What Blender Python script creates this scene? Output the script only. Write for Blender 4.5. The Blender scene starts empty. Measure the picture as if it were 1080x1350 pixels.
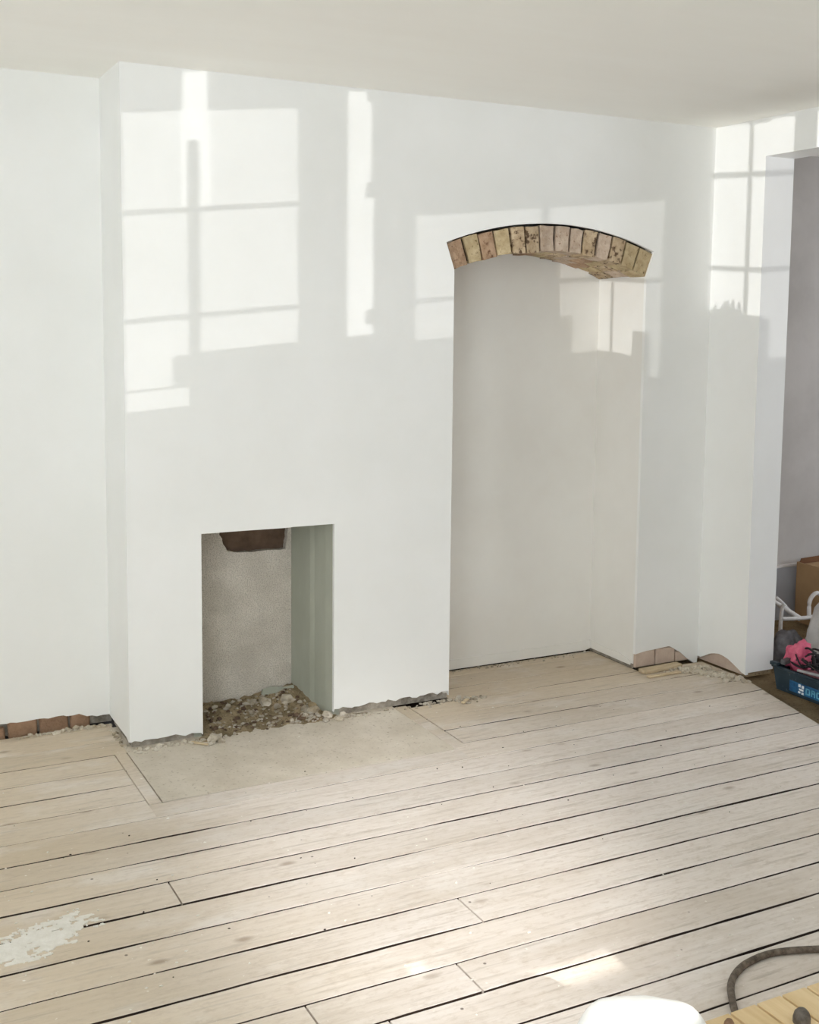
import bpy, bmesh, math, random
from mathutils import Vector, Matrix, noise
random.seed(7)
scene = bpy.context.scene
COL = scene.collection

# ------------------------------------------------------------------ camera
F_PX, CX, CY = 1523.28, 541.72, 583.96
R_ = Vector((0.88965468, -0.45653093, 0.00969815))
U_ = Vector((0.03790524, 0.09499875, 0.99475546))
D_ = Vector((0.45505795, 0.88462125, -0.101821))
cam_data = bpy.data.cameras.new('camera')
cam = bpy.data.objects.new('camera', cam_data)
COL.objects.link(cam)
cam_data.sensor_fit = 'VERTICAL'
cam_data.sensor_height = 36.0
cam_data.lens = F_PX / 1350.0 * 36.0
cam_data.shift_x = (540 - CX) / 1350.0
cam_data.shift_y = (CY - 675) / 1350.0
cam_data.clip_start = 0.02
m = Matrix((R_, U_, -D_)).transposed().to_4x4()
m.translation = Vector((-1.2768, -4.0205, 1.5252))
cam.matrix_world = m
scene.camera = cam

# ------------------------------------------------------------------ view, sky, sun, daylight
scene.view_settings.view_transform = 'Standard'
scene.view_settings.look = 'None'
scene.view_settings.gamma = 1.0
scene.view_settings.use_curve_mapping = False
scene.view_settings.exposure = 0.06
scene.cycles.max_bounces = 16
scene.cycles.diffuse_bounces = 12      # white room: let the daylight ring

world = bpy.data.worlds.new('world')
scene.world = world
world.use_nodes = True
bg = world.node_tree.nodes['Background']
bg.inputs[0].default_value = (0.80, 0.90, 1.0, 1)
bg.inputs[1].default_value = 1.0

def aim(o, d):
    o.rotation_euler = Vector(d).to_track_quat('-Z', 'Y').to_euler()

# sunlight thrown up from the glazing below the bay (the beam that draws the sashes on the walls)
BEAM = Vector((.907, .422, .127)).normalized()
BEAM_SRC = Vector((.6, 0, 1.9)) - BEAM * 30
ld = bpy.data.lights.new('sun_glint', 'SPOT')
ld.energy = 25000; ld.color = (1.0, 0.995, 0.98); ld.spot_size = math.radians(12); ld.spot_blend = 0.05
ld.shadow_soft_size = 0.03
lo = bpy.data.objects.new('sun_glint', ld); COL.objects.link(lo); lo.location = BEAM_SRC; aim(lo, BEAM)

SUN_DIR = Vector((.10, .90, -.42)).normalized()
ld = bpy.data.lights.new('sun', 'SUN')
ld.energy = 5.0; ld.angle = math.radians(0.3); ld.color = (1, .96, .9)
lo = bpy.data.objects.new('sun', ld); COL.objects.link(lo); lo.location = (-1, -12, 6); aim(lo, SUN_DIR)

BAY0 = Vector((-3.57, -1.94, 0)); BAYD = Vector((.581, -.814, 0)).normalized(); BAYN = Vector((-BAYD.y, BAYD.x, 0))
def area(name, loc, d, sx, sy, power, color):
    a = bpy.data.lights.new(name, 'AREA'); a.shape = 'RECTANGLE'; a.size = sx; a.size_y = sy
    a.energy = power; a.color = color
    o = bpy.data.objects.new(name, a); COL.objects.link(o); o.location = loc; aim(o, d)
    return o
area('bay_daylight', BAY0 + BAYN * .12 + Vector((0, 0, 1.30)), BAYN + Vector((0, 0, .6)), 2.0, 1.1, 31, (.885, .95, 1.0))
area('left_window_daylight', (-2.74, -4.2, 1.15), (1, .45, 1.7), 1.5, .9, 120, (.885, .95, 1.0))
area('next_room_daylight', (5.3, -1.9, 1.4), (-1, .6, -.15), 1.2, 1.1, 38, (.85, .89, 1.0))
ld = bpy.data.lights.new('floor_pool_helper', 'SPOT')  # added spot without a fitting, makes the soft bright pool on the boards
ld.energy = 560; ld.color = (1.0, .96, .94); ld.spot_size = math.radians(23); ld.spot_blend = 1.0; ld.shadow_soft_size = .12
lo = bpy.data.objects.new('floor_pool_helper', ld); COL.objects.link(lo); lo.location = (-.9, -4.3, 2.2); aim(lo, Vector((.20, -1.30, 0)) - lo.location)

# ------------------------------------------------------------------ helpers
def lin(c):
    return tuple((x / 255 / 12.92 if x / 255 <= .04045 else ((x / 255 + .055) / 1.055) ** 2.4) for x in c) + (1,)

def mat(name, c1, c2=None, scale=4.0, stretch=(1, 1, 1), rough=.85, bump=0.0, bscale=30.0, spec=.3, metallic=0, detail=6, lo=.35, hi=.65, rnd=0.0, fine=None):
    """two-tone procedural material in object space, optional per-object brightness jitter and fine speckle"""
    M = bpy.data.materials.new(name); M.use_nodes = True
    N, L = M.node_tree.nodes, M.node_tree.links
    b = N['Principled BSDF']; b.inputs['Roughness'].default_value = rough; b.inputs['Metallic'].default_value = metallic
    b.inputs['Specular IOR Level'].default_value = spec
    tc = N.new('ShaderNodeTexCoord'); mp = N.new('ShaderNodeMapping'); mp.inputs['Scale'].default_value = stretch
    oi = N.new('ShaderNodeObjectInfo')
    ad = N.new('ShaderNodeVectorMath'); ad.operation = 'MULTIPLY_ADD'
    L.new(oi.outputs['Random'], ad.inputs[0]); ad.inputs[1].default_value = (17, 23, 31) if rnd else (0, 0, 0)
    L.new(tc.outputs['Object'], ad.inputs[2]); L.new(ad.outputs[0], mp.inputs['Vector'])
    nz = N.new('ShaderNodeTexNoise'); nz.inputs['Scale'].default_value = scale; nz.inputs['Detail'].default_value = detail
    nz.inputs['Roughness'].default_value = .62
    L.new(mp.outputs[0], nz.inputs['Vector'])
    cr = N.new('ShaderNodeValToRGB'); cr.color_ramp.elements[0].position = lo; cr.color_ramp.elements[1].position = hi
    cr.color_ramp.elements[0].color = lin(c1); cr.color_ramp.elements[1].color = lin(c2 or c1)
    L.new(nz.outputs['Fac'], cr.inputs[0])
    out = cr.outputs[0]
    if fine:
        fs, fc, flo, fhi = fine
        n2 = N.new('ShaderNodeTexNoise'); n2.inputs['Scale'].default_value = fs; n2.inputs['Detail'].default_value = 4
        L.new(ad.outputs[0], n2.inputs['Vector'])
        mr = N.new('ShaderNodeMapRange'); mr.inputs[1].default_value = flo; mr.inputs[2].default_value = fhi
        L.new(n2.outputs['Fac'], mr.inputs[0])
        mx = N.new('ShaderNodeMixRGB'); L.new(mr.outputs[0], mx.inputs[0]); L.new(out, mx.inputs[1]); mx.inputs[2].default_value = lin(fc)
        out = mx.outputs[0]
    if rnd:
        hs = N.new('ShaderNodeHueSaturation'); m2 = N.new('ShaderNodeMapRange')
        m2.inputs[3].default_value = 1 - rnd; m2.inputs[4].default_value = 1 + rnd
        L.new(oi.outputs['Random'], m2.inputs[0]); L.new(m2.outputs[0], hs.inputs['Value']); L.new(out, hs.inputs['Color']); out = hs.outputs[0]
    L.new(out, b.inputs['Base Color'])
    if bump:
        n3 = N.new('ShaderNodeTexNoise'); n3.inputs['Scale'].default_value = bscale; n3.inputs['Detail'].default_value = 8
        L.new(mp.outputs[0], n3.inputs['Vector'])
        bp = N.new('ShaderNodeBump'); bp.inputs['Strength'].default_value = bump; bp.inputs['Distance'].default_value = .01
        L.new(n3.outputs['Fac'], bp.inputs['Height']); L.new(bp.outputs[0], b.inputs['Normal'])
    return M

def board_material():
    """scrubbed, dust-greyed softwood: grain along X, knots, nail holes, specks of plaster"""
    M = bpy.data.materials.new('scrubbed_floorboard'); M.use_nodes = True
    N, L = M.node_tree.nodes, M.node_tree.links
    b = N['Principled BSDF']; b.inputs['Roughness'].default_value = .62; b.inputs['Specular IOR Level'].default_value = .32
    tc = N.new('ShaderNodeTexCoord'); oi = N.new('ShaderNodeObjectInfo')
    ad = N.new('ShaderNodeVectorMath'); ad.operation = 'MULTIPLY_ADD'
    L.new(oi.outputs['Random'], ad.inputs[0]); ad.inputs[1].default_value = (37, 23, 5); L.new(tc.outputs['Object'], ad.inputs[2])
    def nz(scale, st, detail=6, rough=.6, src=ad):
        mp = N.new('ShaderNodeMapping'); mp.inputs['Scale'].default_value = st; L.new(src.outputs[0], mp.inputs['Vector'])
        n = N.new('ShaderNodeTexNoise'); n.inputs['Scale'].default_value = scale; n.inputs['Detail'].default_value = detail
        n.inputs['Roughness'].default_value = rough; L.new(mp.outputs[0], n.inputs['Vector']); return n
    def ramp(n, lo_, hi_):
        r = N.new('ShaderNodeMapRange'); r.inputs[1].default_value = lo_; r.inputs[2].default_value = hi_; L.new(n.outputs[0], r.inputs[0]); return r
    def mix(fac, a, c, k=1.0):
        x = N.new('ShaderNodeMixRGB')
        if k != 1.0:
            mu = N.new('ShaderNodeMath'); mu.operation = 'MULTIPLY'; mu.inputs[1].default_value = k; L.new(fac.outputs[0], mu.inputs[0]); fac = mu
        L.new(fac.outputs[0], x.inputs[0])
        if isinstance(a, tuple): x.inputs[1].default_value = lin(a)
        else: L.new(a.outputs[0], x.inputs[1])
        x.inputs[2].default_value = lin(c); return x
    grain = nz(9, (.5, 9, 2))
    c = mix(ramp(grain, .3, .72), (224, 216, 209), (208, 198, 188))
    c = mix(ramp(nz(2.2, (.5, 1.6, 1)), .45, .7), c, (184, 171, 154), .5)      # wider bands of bare timber
    ge = N.new('ShaderNodeNewGeometry'); sp = N.new('ShaderNodeSeparateXYZ'); L.new(ge.outputs['Position'], sp.inputs[0])
    def along(i, a, z):
        q = N.new('ShaderNodeMapRange'); q.interpolation_type = 'SMOOTHSTEP'; q.inputs[1].default_value = a; q.inputs[2].default_value = z; L.new(sp.outputs[i], q.inputs[0]); return q
    mxx = N.new('ShaderNodeMath'); mxx.operation = 'MAXIMUM'; L.new(along(0, .1, -.9).outputs[0], mxx.inputs[0]); L.new(along(1, -.75, .05).outputs[0], mxx.inputs[1])
    c = mix(mxx, c, (188, 168, 134), .62)                                          # warmer tone toward the left and the front wall
    c = mix(ramp(nz(5, (.7, 1.5, 1)), .52, .72), c, (220, 214, 208), .6)        # plaster dust haze
    vo = N.new('ShaderNodeTexVoronoi'); vo.inputs['Scale'].default_value = 5.0
    mp = N.new('ShaderNodeMapping'); mp.inputs['Scale'].default_value = (.8, 1.7, .01); L.new(ad.outputs[0], mp.inputs['Vector']); L.new(mp.outputs[0], vo.inputs['Vector'])
    kn = N.new('ShaderNodeMapRange'); kn.inputs[1].default_value = .13; kn.inputs[2].default_value = .04; L.new(vo.outputs['Distance'], kn.inputs[0])
    c = mix(ramp(nz(14, (.35, 5, 1), 5), .56, .74), c, (158, 146, 132), .6)          # grey scuffs along the grain
    c = mix(ramp(nz(38, (.8, 1.6, 1), 5, .7), .5, .72), c, (172, 156, 138), .45)         # mottled grime
    c = mix(kn, c, (128, 106, 84), .6)                                             # knots
    vo = N.new('ShaderNodeTexVoronoi'); vo.inputs['Scale'].default_value = 7.0
    mp = N.new('ShaderNodeMapping'); mp.inputs['Scale'].default_value = (1, 1, .01); L.new(tc.outputs['Object'], mp.inputs['Vector']); L.new(mp.outputs[0], vo.inputs['Vector'])
    nh = N.new('ShaderNodeMapRange'); nh.inputs[1].default_value = .034; nh.inputs[2].default_value = .022; L.new(vo.outputs['Distance'], nh.inputs[0])
    c = mix(nh, c, (70, 56, 46), .75)                                              # nail holes
    c = mix(ramp(nz(60, (1, 1, 1), 3, .5), .72, .76), c, (232, 228, 220), .85)  # plaster specks
    hs = N.new('ShaderNodeHueSaturation'); mr = N.new('ShaderNodeMapRange'); mr.inputs[3].default_value = .95; mr.inputs[4].default_value = 1.05
    L.new(oi.outputs['Random'], mr.inputs[0]); L.new(mr.outputs[0], hs.inputs['Value']); L.new(c.outputs[0], hs.inputs['Color'])
    L.new(hs.outputs[0], b.inputs['Base Color'])
    bp = N.new('ShaderNodeBump'); bp.inputs['Strength'].default_value = .35; bp.inputs['Distance'].default_value = .003
    L.new(grain.outputs[0], bp.inputs['Height']); L.new(bp.outputs[0], b.inputs['Normal'])
    return M

def glass_material(name, t):
    M = bpy.data.materials.new(name); M.use_nodes = True
    N, L = M.node_tree.nodes, M.node_tree.links
    b = N['Principled BSDF']; b.inputs['Base Color'].default_value = (.8, .8, .78, 1); b.inputs['Roughness'].default_value = .5
    tr = N.new('ShaderNodeBsdfTransparent'); mx = N.new('ShaderNodeMixShader')
    nz = N.new('ShaderNodeTexNoise'); nz.inputs['Scale'].default_value = 3
    mr = N.new('ShaderNodeMapRange'); mr.inputs[3].default_value = max(0, t - .06); mr.inputs[4].default_value = min(1, t + .06)
    L.new(nz.outputs['Fac'], mr.inputs[0]); L.new(mr.outputs[0], mx.inputs[0])
    L.new(b.outputs[0], mx.inputs[1]); L.new(tr.outputs[0], mx.inputs[2]); L.new(mx.outputs[0], N['Material Output'].inputs[0])
    return M

M = {}
M['plaster'] = mat('skimmed_plaster', (231, 231, 228), (236, 236, 234), 1.6, rough=.7, bump=.06, bscale=9, spec=.25)
M['plaster_r'] = M['plaster']
M['niche'] = mat('niche_plaster', (226, 223, 217), (232, 230, 225), 1.8, rough=.75, bump=.06, bscale=9, spec=.2)
M['ceiling'] = mat('ceiling_plaster', (242, 240, 234), (246, 245, 240), 1.1, stretch=(.35, 1.6, 1), rough=.85, bump=.15, bscale=3, spec=.15)
M['far_wall'] = mat('unpainted_wall', (182, 178, 172), (198, 194, 188), 2.0, bump=.15, bscale=14)
M['board'] = board_material()
M['subfloor'] = mat('dark_void', (34, 24, 17), (52, 38, 27), 8)
M['dirt'] = mat('dusty_concrete', (128, 110, 84), (165, 146, 116), 6, bump=.5, bscale=40, fine=(90, (90, 74, 54), .58, .72))
M['hearth'] = mat('hearth_screed', (190, 180, 164), (208, 199, 185), 5, bump=.3, bscale=30, rough=.75, fine=(70, (150, 138, 120), .6, .75))
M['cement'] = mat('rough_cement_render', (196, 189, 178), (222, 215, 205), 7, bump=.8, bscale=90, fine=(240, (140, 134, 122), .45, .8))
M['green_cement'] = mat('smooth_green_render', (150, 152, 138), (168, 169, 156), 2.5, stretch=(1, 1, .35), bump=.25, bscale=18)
M['soot'] = mat('sooty_brick', (74, 58, 46), (112, 92, 76), 9, bump=.7, bscale=40)
M['rubble_base'] = mat('raw_wall_base', (118, 110, 98), (178, 170, 158), 18, bump=.9, bscale=40)
M['rubble'] = mat('plaster_rubble', (150, 138, 118), (204, 196, 182), 12, bump=.8, bscale=50, rnd=.18)
M['mound'] = mat('ash_and_grit', (112, 98, 74), (160, 143, 114), 11, bump=1.0, bscale=60, fine=(110, (78, 66, 50), .58, .7))
M['mortar'] = mat('lime_mortar', (44, 34, 26), (74, 60, 48), 20, bump=.6, bscale=60)
BRICKS = [mat('stock_brick_tan', (160, 138, 108), (190, 170, 142), 24, bump=.6, bscale=70, rnd=.08, fine=(52, (92, 72, 54), .53, .64)),
          mat('stock_brick_yellow', (164, 144, 108), (192, 174, 140), 24, bump=.6, bscale=70, rnd=.08, fine=(70, (110, 92, 60), .60, .72)),
          mat('stock_brick_brown', (146, 118, 92), (178, 150, 124), 24, bump=.6, bscale=70, rnd=.08, fine=(70, (104, 74, 54), .60, .72)),
          mat('stock_brick_pinkish', (168, 148, 128), (194, 176, 158), 24, bump=.6, bscale=70, rnd=.06, fine=(70, (128, 98, 76), .62, .74))]
M['red_brick'] = mat('red_footing_brick', (128, 100, 78), (156, 126, 102), 18, bump=.7, bscale=60, rnd=.08)
M['pink_brick'] = mat('dusty_pink_brick', (190, 168, 152), (206, 188, 172), 12, bump=.5, bscale=50)
M['white_smear'] = mat('dried_plaster_smear', (212, 207, 196), (224, 220, 212), 30, bump=.3, bscale=80)
M['sheet'] = mat('white_cotton', (244, 243, 240), (250, 250, 248), 6, bump=.1, bscale=40)
M['pine'] = mat('new_pine', (214, 186, 140), (228, 204, 162), 6, stretch=(6, .6, 2), rough=.6, rnd=.05)
M['hose'] = mat('dusty_black_hose', (74, 66, 58), (120, 108, 96), 60, rough=.7)
M['castor'] = mat('grey_rubber', (80, 74, 68), (120, 112, 104), 40, rough=.6)
M['teal'] = mat('teal_plastic', (32, 46, 56), (44, 62, 72), 10, rough=.5, spec=.4, fine=(60, (96, 110, 116), .62, .76))
M['blue'] = mat('blue_print', (30, 74, 116), (46, 104, 146), 60, rough=.5)
M['pale_blue'] = mat('pale_blue_print', (96, 168, 200), (120, 188, 214), 40, rough=.5)
M['white_print'] = mat('white_print', (224, 232, 236), (236, 240, 242), 40, rough=.5)
M['pink'] = mat('pink_cloth', (196, 84, 112), (226, 122, 146), 14, bump=.4, bscale=30)
M['dull_pink'] = mat('dusty_pink_plastic', (150, 98, 106), (172, 120, 128), 14)
M['cable'] = mat('black_flex', (30, 28, 30), (54, 50, 52), 20, rough=.5)
M['rack'] = mat('white_coated_wire', (196, 192, 188), (216, 214, 210), 20, rough=.45)
M['bag'] = mat('grey_plastic_bag', (178, 176, 174), (206, 204, 202), 10, rough=.4, bump=.4, bscale=18)
M['felt'] = mat('dark_grey_felt', (84, 82, 84), (112, 110, 112), 20, bump=.3, bscale=60)
M['steel'] = mat('brushed_steel', (160, 160, 164), (186, 186, 190), 30, rough=.4, metallic=.6)
M['card'] = mat('brown_cardboard', (168, 138, 102), (182, 152, 114), 6, rough=.9)
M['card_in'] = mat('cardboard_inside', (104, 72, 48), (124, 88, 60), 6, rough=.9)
M['skirt'] = mat('blue_grey_skirting_paint', (196, 202, 214), (206, 212, 222), 6, rough=.6)
M['skirt_lit_edge'] = mat('lit_edge_white', (226, 222, 220), (234, 232, 230), 6, rough=.4)  # paler colour for the lit skirting edge
M['sash'] = mat('sash_paint', (225, 224, 220), (232, 231, 228), 6, rough=.5)
M['wood_scrap'] = mat('splintered_lath', (190, 170, 138), (210, 192, 162), 9, stretch=(1, 6, 6), rnd=.08)

def obj(name, bm, material, parent=None, smooth=False):
    me = bpy.data.meshes.new(name)
    bmesh.ops.recalc_face_normals(bm, faces=bm.faces)
    bm.to_mesh(me); bm.free()
    if smooth:
        for p in me.polygons: p.use_smooth = True
    me.materials.append(M[material] if isinstance(material, str) else material)
    o = bpy.data.objects.new(name, me); COL.objects.link(o)
    if parent: o.parent = parent
    return o

def recentre(o):
    """put the origin at the base centre of the mesh"""
    vs = o.data.vertices
    mn = [min(v.co[i] for v in vs) for i in range(3)]; mx = [max(v.co[i] for v in vs) for i in range(3)]
    c = Vector(((mn[0] + mx[0]) / 2, (mn[1] + mx[1]) / 2, mn[2]))
    o.data.transform(Matrix.Translation(-c)); o.location = o.location + c
    return o

def tag(o, label, cat, group=None, kind=None):
    o['label'] = label; o['category'] = cat
    if group: o['group'] = group
    if kind: o['kind'] = kind
    return o

def struct(o):
    o['kind'] = 'structure'; return o

def empty(name, loc, parent=None):
    o = bpy.data.objects.new(name, None); COL.objects.link(o); o.location = loc; o.empty_display_size = .05
    if parent: o.parent = parent
    return o

def bx(bm, x0, x1, y0, y1, z0, z1, bevel=0):
    vs = [bm.verts.new((x, y, z)) for x in (x0, x1) for y in (y0, y1) for z in (z0, z1)]
    fs = [(0, 1, 3, 2), (4, 6, 7, 5), (0, 4, 5, 1), (2, 3, 7, 6), (0, 2, 6, 4), (1, 5, 7, 3)]
    faces = [bm.faces.new([vs[i] for i in f]) for f in fs]
    if bevel:
        es = set(e for f in faces for e in f.edges)
        bmesh.ops.bevel(bm, geom=list(es), offset=bevel, segments=1, affect='EDGES')
    return vs

def B(*a, **k):
    bm = bmesh.new(); bx(bm, *a, **k); return bm

def prism(bm, pts, axis, a, b):
    """extrude a 2D polygon: axis 1 -> pts are (x,z) between y=a and y=b; axis 0 -> (y,z); axis 2 -> (x,y)"""
    def P(p, t):
        return {1: (p[0], t, p[1]), 0: (t, p[0], p[1]), 2: (p[0], p[1], t)}[axis]
    va = [bm.verts.new(P(p, a)) for p in pts]; vb = [bm.verts.new(P(p, b)) for p in pts]
    bm.faces.new(va); bm.faces.new(vb[::-1])
    n = len(pts)
    for i in range(n):
        bm.faces.new((va[i], vb[i], vb[(i + 1) % n], va[(i + 1) % n]))

def tube(bm, pts, r, seg=8, caps=True):
    pts = [Vector(p) for p in pts]; rings = []
    for i, p in enumerate(pts):
        t = (pts[min(i + 1, len(pts) - 1)] - pts[max(i - 1, 0)]).normalized()
        a = t.cross(Vector((0, 0, 1)))
        if a.length < .2: a = t.cross(Vector((0, 1, 0)))
        a.normalize(); c = t.cross(a)
        rr = r[i] if isinstance(r, (list, tuple)) else r
        rings.append([bm.verts.new(p + (a * math.cos(k * 2 * math.pi / seg) + c * math.sin(k * 2 * math.pi / seg)) * rr) for k in range(seg)])
    for A_, B_ in zip(rings, rings[1:]):
        for k in range(seg):
            bm.faces.new((A_[k], A_[(k + 1) % seg], B_[(k + 1) % seg], B_[k]))
    if caps:
        bm.faces.new(rings[0][::-1]); bm.faces.new(rings[-1])

def spline(ctrl, n=8):
    P = [Vector(c) for c in ctrl]; P = [P[0]] + P + [P[-1]]; out = []
    for i in range(1, len(P) - 2):
        for k in range(n):
            t = k / n
            out.append(.5 * ((2 * P[i]) + (-P[i - 1] + P[i + 1]) * t + (2 * P[i - 1] - 5 * P[i] + 4 * P[i + 1] - P[i + 2]) * t * t + (-P[i - 1] + 3 * P[i] - 3 * P[i + 1] + P[i + 2]) * t ** 3))
    out.append(P[-2]); return out

def lump(bm, c, r, seed, sx=1, sy=1, sz=.7, sub=2, rough=.35):
    g = bmesh.ops.create_icosphere(bm, subdivisions=sub, radius=1)
    for v in g['verts']:
        d = 1 + rough * noise.noise(v.co * 1.7 + Vector((seed * 3.1, seed * 1.7, seed)))
        v.co = Vector((v.co.x * d * r * sx, v.co.y * d * r * sy, max(v.co.z, -.6) * d * r * sz)) + Vector(c)

def jag(x0, x1, z, amp, step=.02, seed=0):
    """ragged lower edge from x1 back to x0"""
    n = max(2, int(abs(x1 - x0) / step)); rr = random.Random(seed); out = []
    for i in range(n + 1):
        x = x1 + (x0 - x1) * i / n
        if 0 < i < n: x += rr.uniform(-.3, .3) * step
        zz = z(x) if callable(z) else z
        out.append((x, zz + rr.uniform(-amp, amp)))
    return out

# ------------------------------------------------------------------ room dimensions (metres)
H = 2.4
XL, XR = -.3297, 2.2906            # chimney breast left edge, right-hand wall
YREC = .3117                       # recess wall left of the breast
FX0, FX1, FZ = -.0595, .4652, .763 # fireplace opening
NX0, NX1, NY = .9774, 1.9291, .3369  # arched alcove
YD, ZL, TD = -.3093, 2.2411, .1603 # doorway in right-hand wall
YR = -5.6                          # rear wall
YD2 = -1.45
AX, AR, ARI, AZC = 1.4535, 1.427, 1.318, .513  # arch axis, outer and inner radius, centre height
AA = math.asin(.512 / AR)          # half angle
PL = .016                          # plaster thickness

def arc(r, a0, a1, n):
    return [(AX + r * math.sin(a0 + (a1 - a0) * i / n), AZC + r * math.cos(a0 + (a1 - a0) * i / n)) for i in range(n + 1)]

# ------------------------------------------------------------------ front wall (chimney breast and alcove)
bm = bmesh.new()
zb = .030
def fb(x): return .026 if x < .6 else .018
left = [(XL, zb)] + [(XL, H), (FX0, H), (FX0, .012)] + jag(XL + .004, FX0 - .006, .024, .006, .018, 3)
bm2 = bm
prism(bm, left, 1, 0, PL)
prism(bm, [(FX0, FZ), (FX0, H), (FX1, H), (FX1, FZ)] + [(FX0 + (FX1 - FX0) * t, FZ + .003 * noise.noise(Vector((t * 9, 2, 1)))) for t in (.9, .75, .68, .62, .5, .35, .2, .1)], 1, 0, PL)
# middle pier up to the springing, then the plaster above the arch
AO = arc(AR + .004, -AA, AA, 24)
mid = [(FX1, H), (AO[0][0], H), AO[0], (NX0, 1.742), (NX0, .016)] + jag(FX1 + .004, NX0 - .004, .032, .006, .018, 5) + [(FX1, .02)]
prism(bm, mid, 1, 0, PL)
for (p0, p1) in zip(AO, AO[1:]):
    prism(bm, [p0, (p0[0], H), (p1[0], H), p1], 1, 0, PL)
def rb(x):
    t = (x - 1.94) / .3
    return .072 + .012 * math.sin(t * 3) - (max(0, t - .62) * .17)
rp = [(AO[-1][0], H), (XR, H), (XR, .01)] + jag(NX1, XR - .004, rb, .003, .03, 8) + [(NX1, 1.742), AO[-1]]
prism(bm, rp, 1, 0, PL)
wall_front = struct(obj('wall_front', bm, 'plaster'))
# raw masonry core behind the skim (seen at the ragged foot)
bm = bmesh.new()
bx(bm, XL + .012, FX0 - .001, .017, .30, 0, H)
bx(bm, FX1 + .001, NX0 - .001, .017, .60, 0, H)
bx(bm, FX0 - .001, FX1 + .001, .017, .60, FZ + .002, H)
bx(bm, NX1 + .001, XR, .017, .60, 0, H)
bx(bm, NX0 - .2, NX1 + .2, .13, .60, 1.97, H)
core = obj('masonry_core', bm, 'rubble_base', wall_front)
# left flank of the breast (plaster return)
bm = bmesh.new()
pts = [(PL, .02), (PL, H), (YREC, H), (YREC, .03)] + [(y, .03 + .008 * noise.noise(Vector((y * 40, 0, 3)))) for y in (.26, .2, .15, .1, .05)]
prism(bm, pts, 0, XL, XL + .012)
struct(obj('wall_breast_flank', bm, 'plaster'))

# ------------------------------------------------------------------ recess wall on the left
XW = -4.325
bm = bmesh.new()
def recb(x): return .052 if x < -.425 else .036
prism(bm, [(XW, H), (XL, H), (XL, .03)] + jag(-.80, XL, recb, .004, .022, 4) + [(-.82, .05), (XW, .05)], 1, YREC, YREC + PL)
wall_recess = struct(obj('wall_recess', bm, 'plaster'))
obj('masonry_core', B(XW, XL + .01, YREC + .02, YREC + .2, 0, H), 'rubble_base', wall_recess)
for x0, x1, z0, z1 in ((-.83, -.712, -.02, .040), (-.700, -.598, -.01, .056), (-.588, -.484, -.01, .058), (-.476, -.405, -.01, .056), (-1.08, -.94, .004, .05), (-.93, -.84, .004, .05)):
    bm = B(x0, x1, YREC + .002, YREC + .10, z0, z1, bevel=.005)
    for v in bm.verts: v.co += Vector((noise.noise(v.co * 30), noise.noise(v.co * 31 + Vector((5, 0, 0))), noise.noise(v.co * 29))) * .004
    obj('brick', bm, 'red_brick', wall_recess)

# ------------------------------------------------------------------ alcove
bm = bmesh.new()
bx(bm, NX0 - .02, NX1 + .02, NY, NY + .05, .022, 2.0)
bx(bm, NX0 - .02, NX0, PL, NY, .022, 1.76)
bx(bm, NX1, NX1 + .02, PL, NY, .022, 1.76)
wall_alcove = struct(obj('wall_alcove', bm, 'niche'))
bm = bmesh.new()
bx(bm, NX0 - .02, NX1 + .02, NY + .03, NY + .05, -.02, .03)
bx(bm, NX1 + .012, NX1 + .02, .02, NY, -.02, .03)
obj('wall_foot_shade', bm, 'subfloor', wall_alcove)  # dark strip painted as the shade in the gap under the plaster
# rendered foot band with a cracked upper edge
bm = bmesh.new()
pts = [(NX0, .010)] + [(NX0 + (NX1 - NX0) * t, .006 + .008 * noise.noise(Vector((t * 30, 7, 1)))) for t in [i / 30 for i in range(1, 30)]] + [(NX1, .015)]
pts += [(NX1, .052)] + [(NX1 - (NX1 - NX0) * t, .050 + .006 * noise.noise(Vector((t * 12, 1, 4)))) for t in [i / 24 for i in range(1, 24)]] + [(NX0, .05)]
prism(bm, pts, 1, NY - .006, NY + .001)
struct(obj('trim_alcove_back', bm, 'niche'))
bm = bmesh.new()
prism(bm, [(.03, .014), (NY - .006, .016), (NY - .006, .052), (.22, .046), (.12, .05), (.05, .036), (.03, .03)], 0, NX1 - .005, NX1 + .001)
struct(obj('trim_alcove_side', bm, 'niche'))

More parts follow.
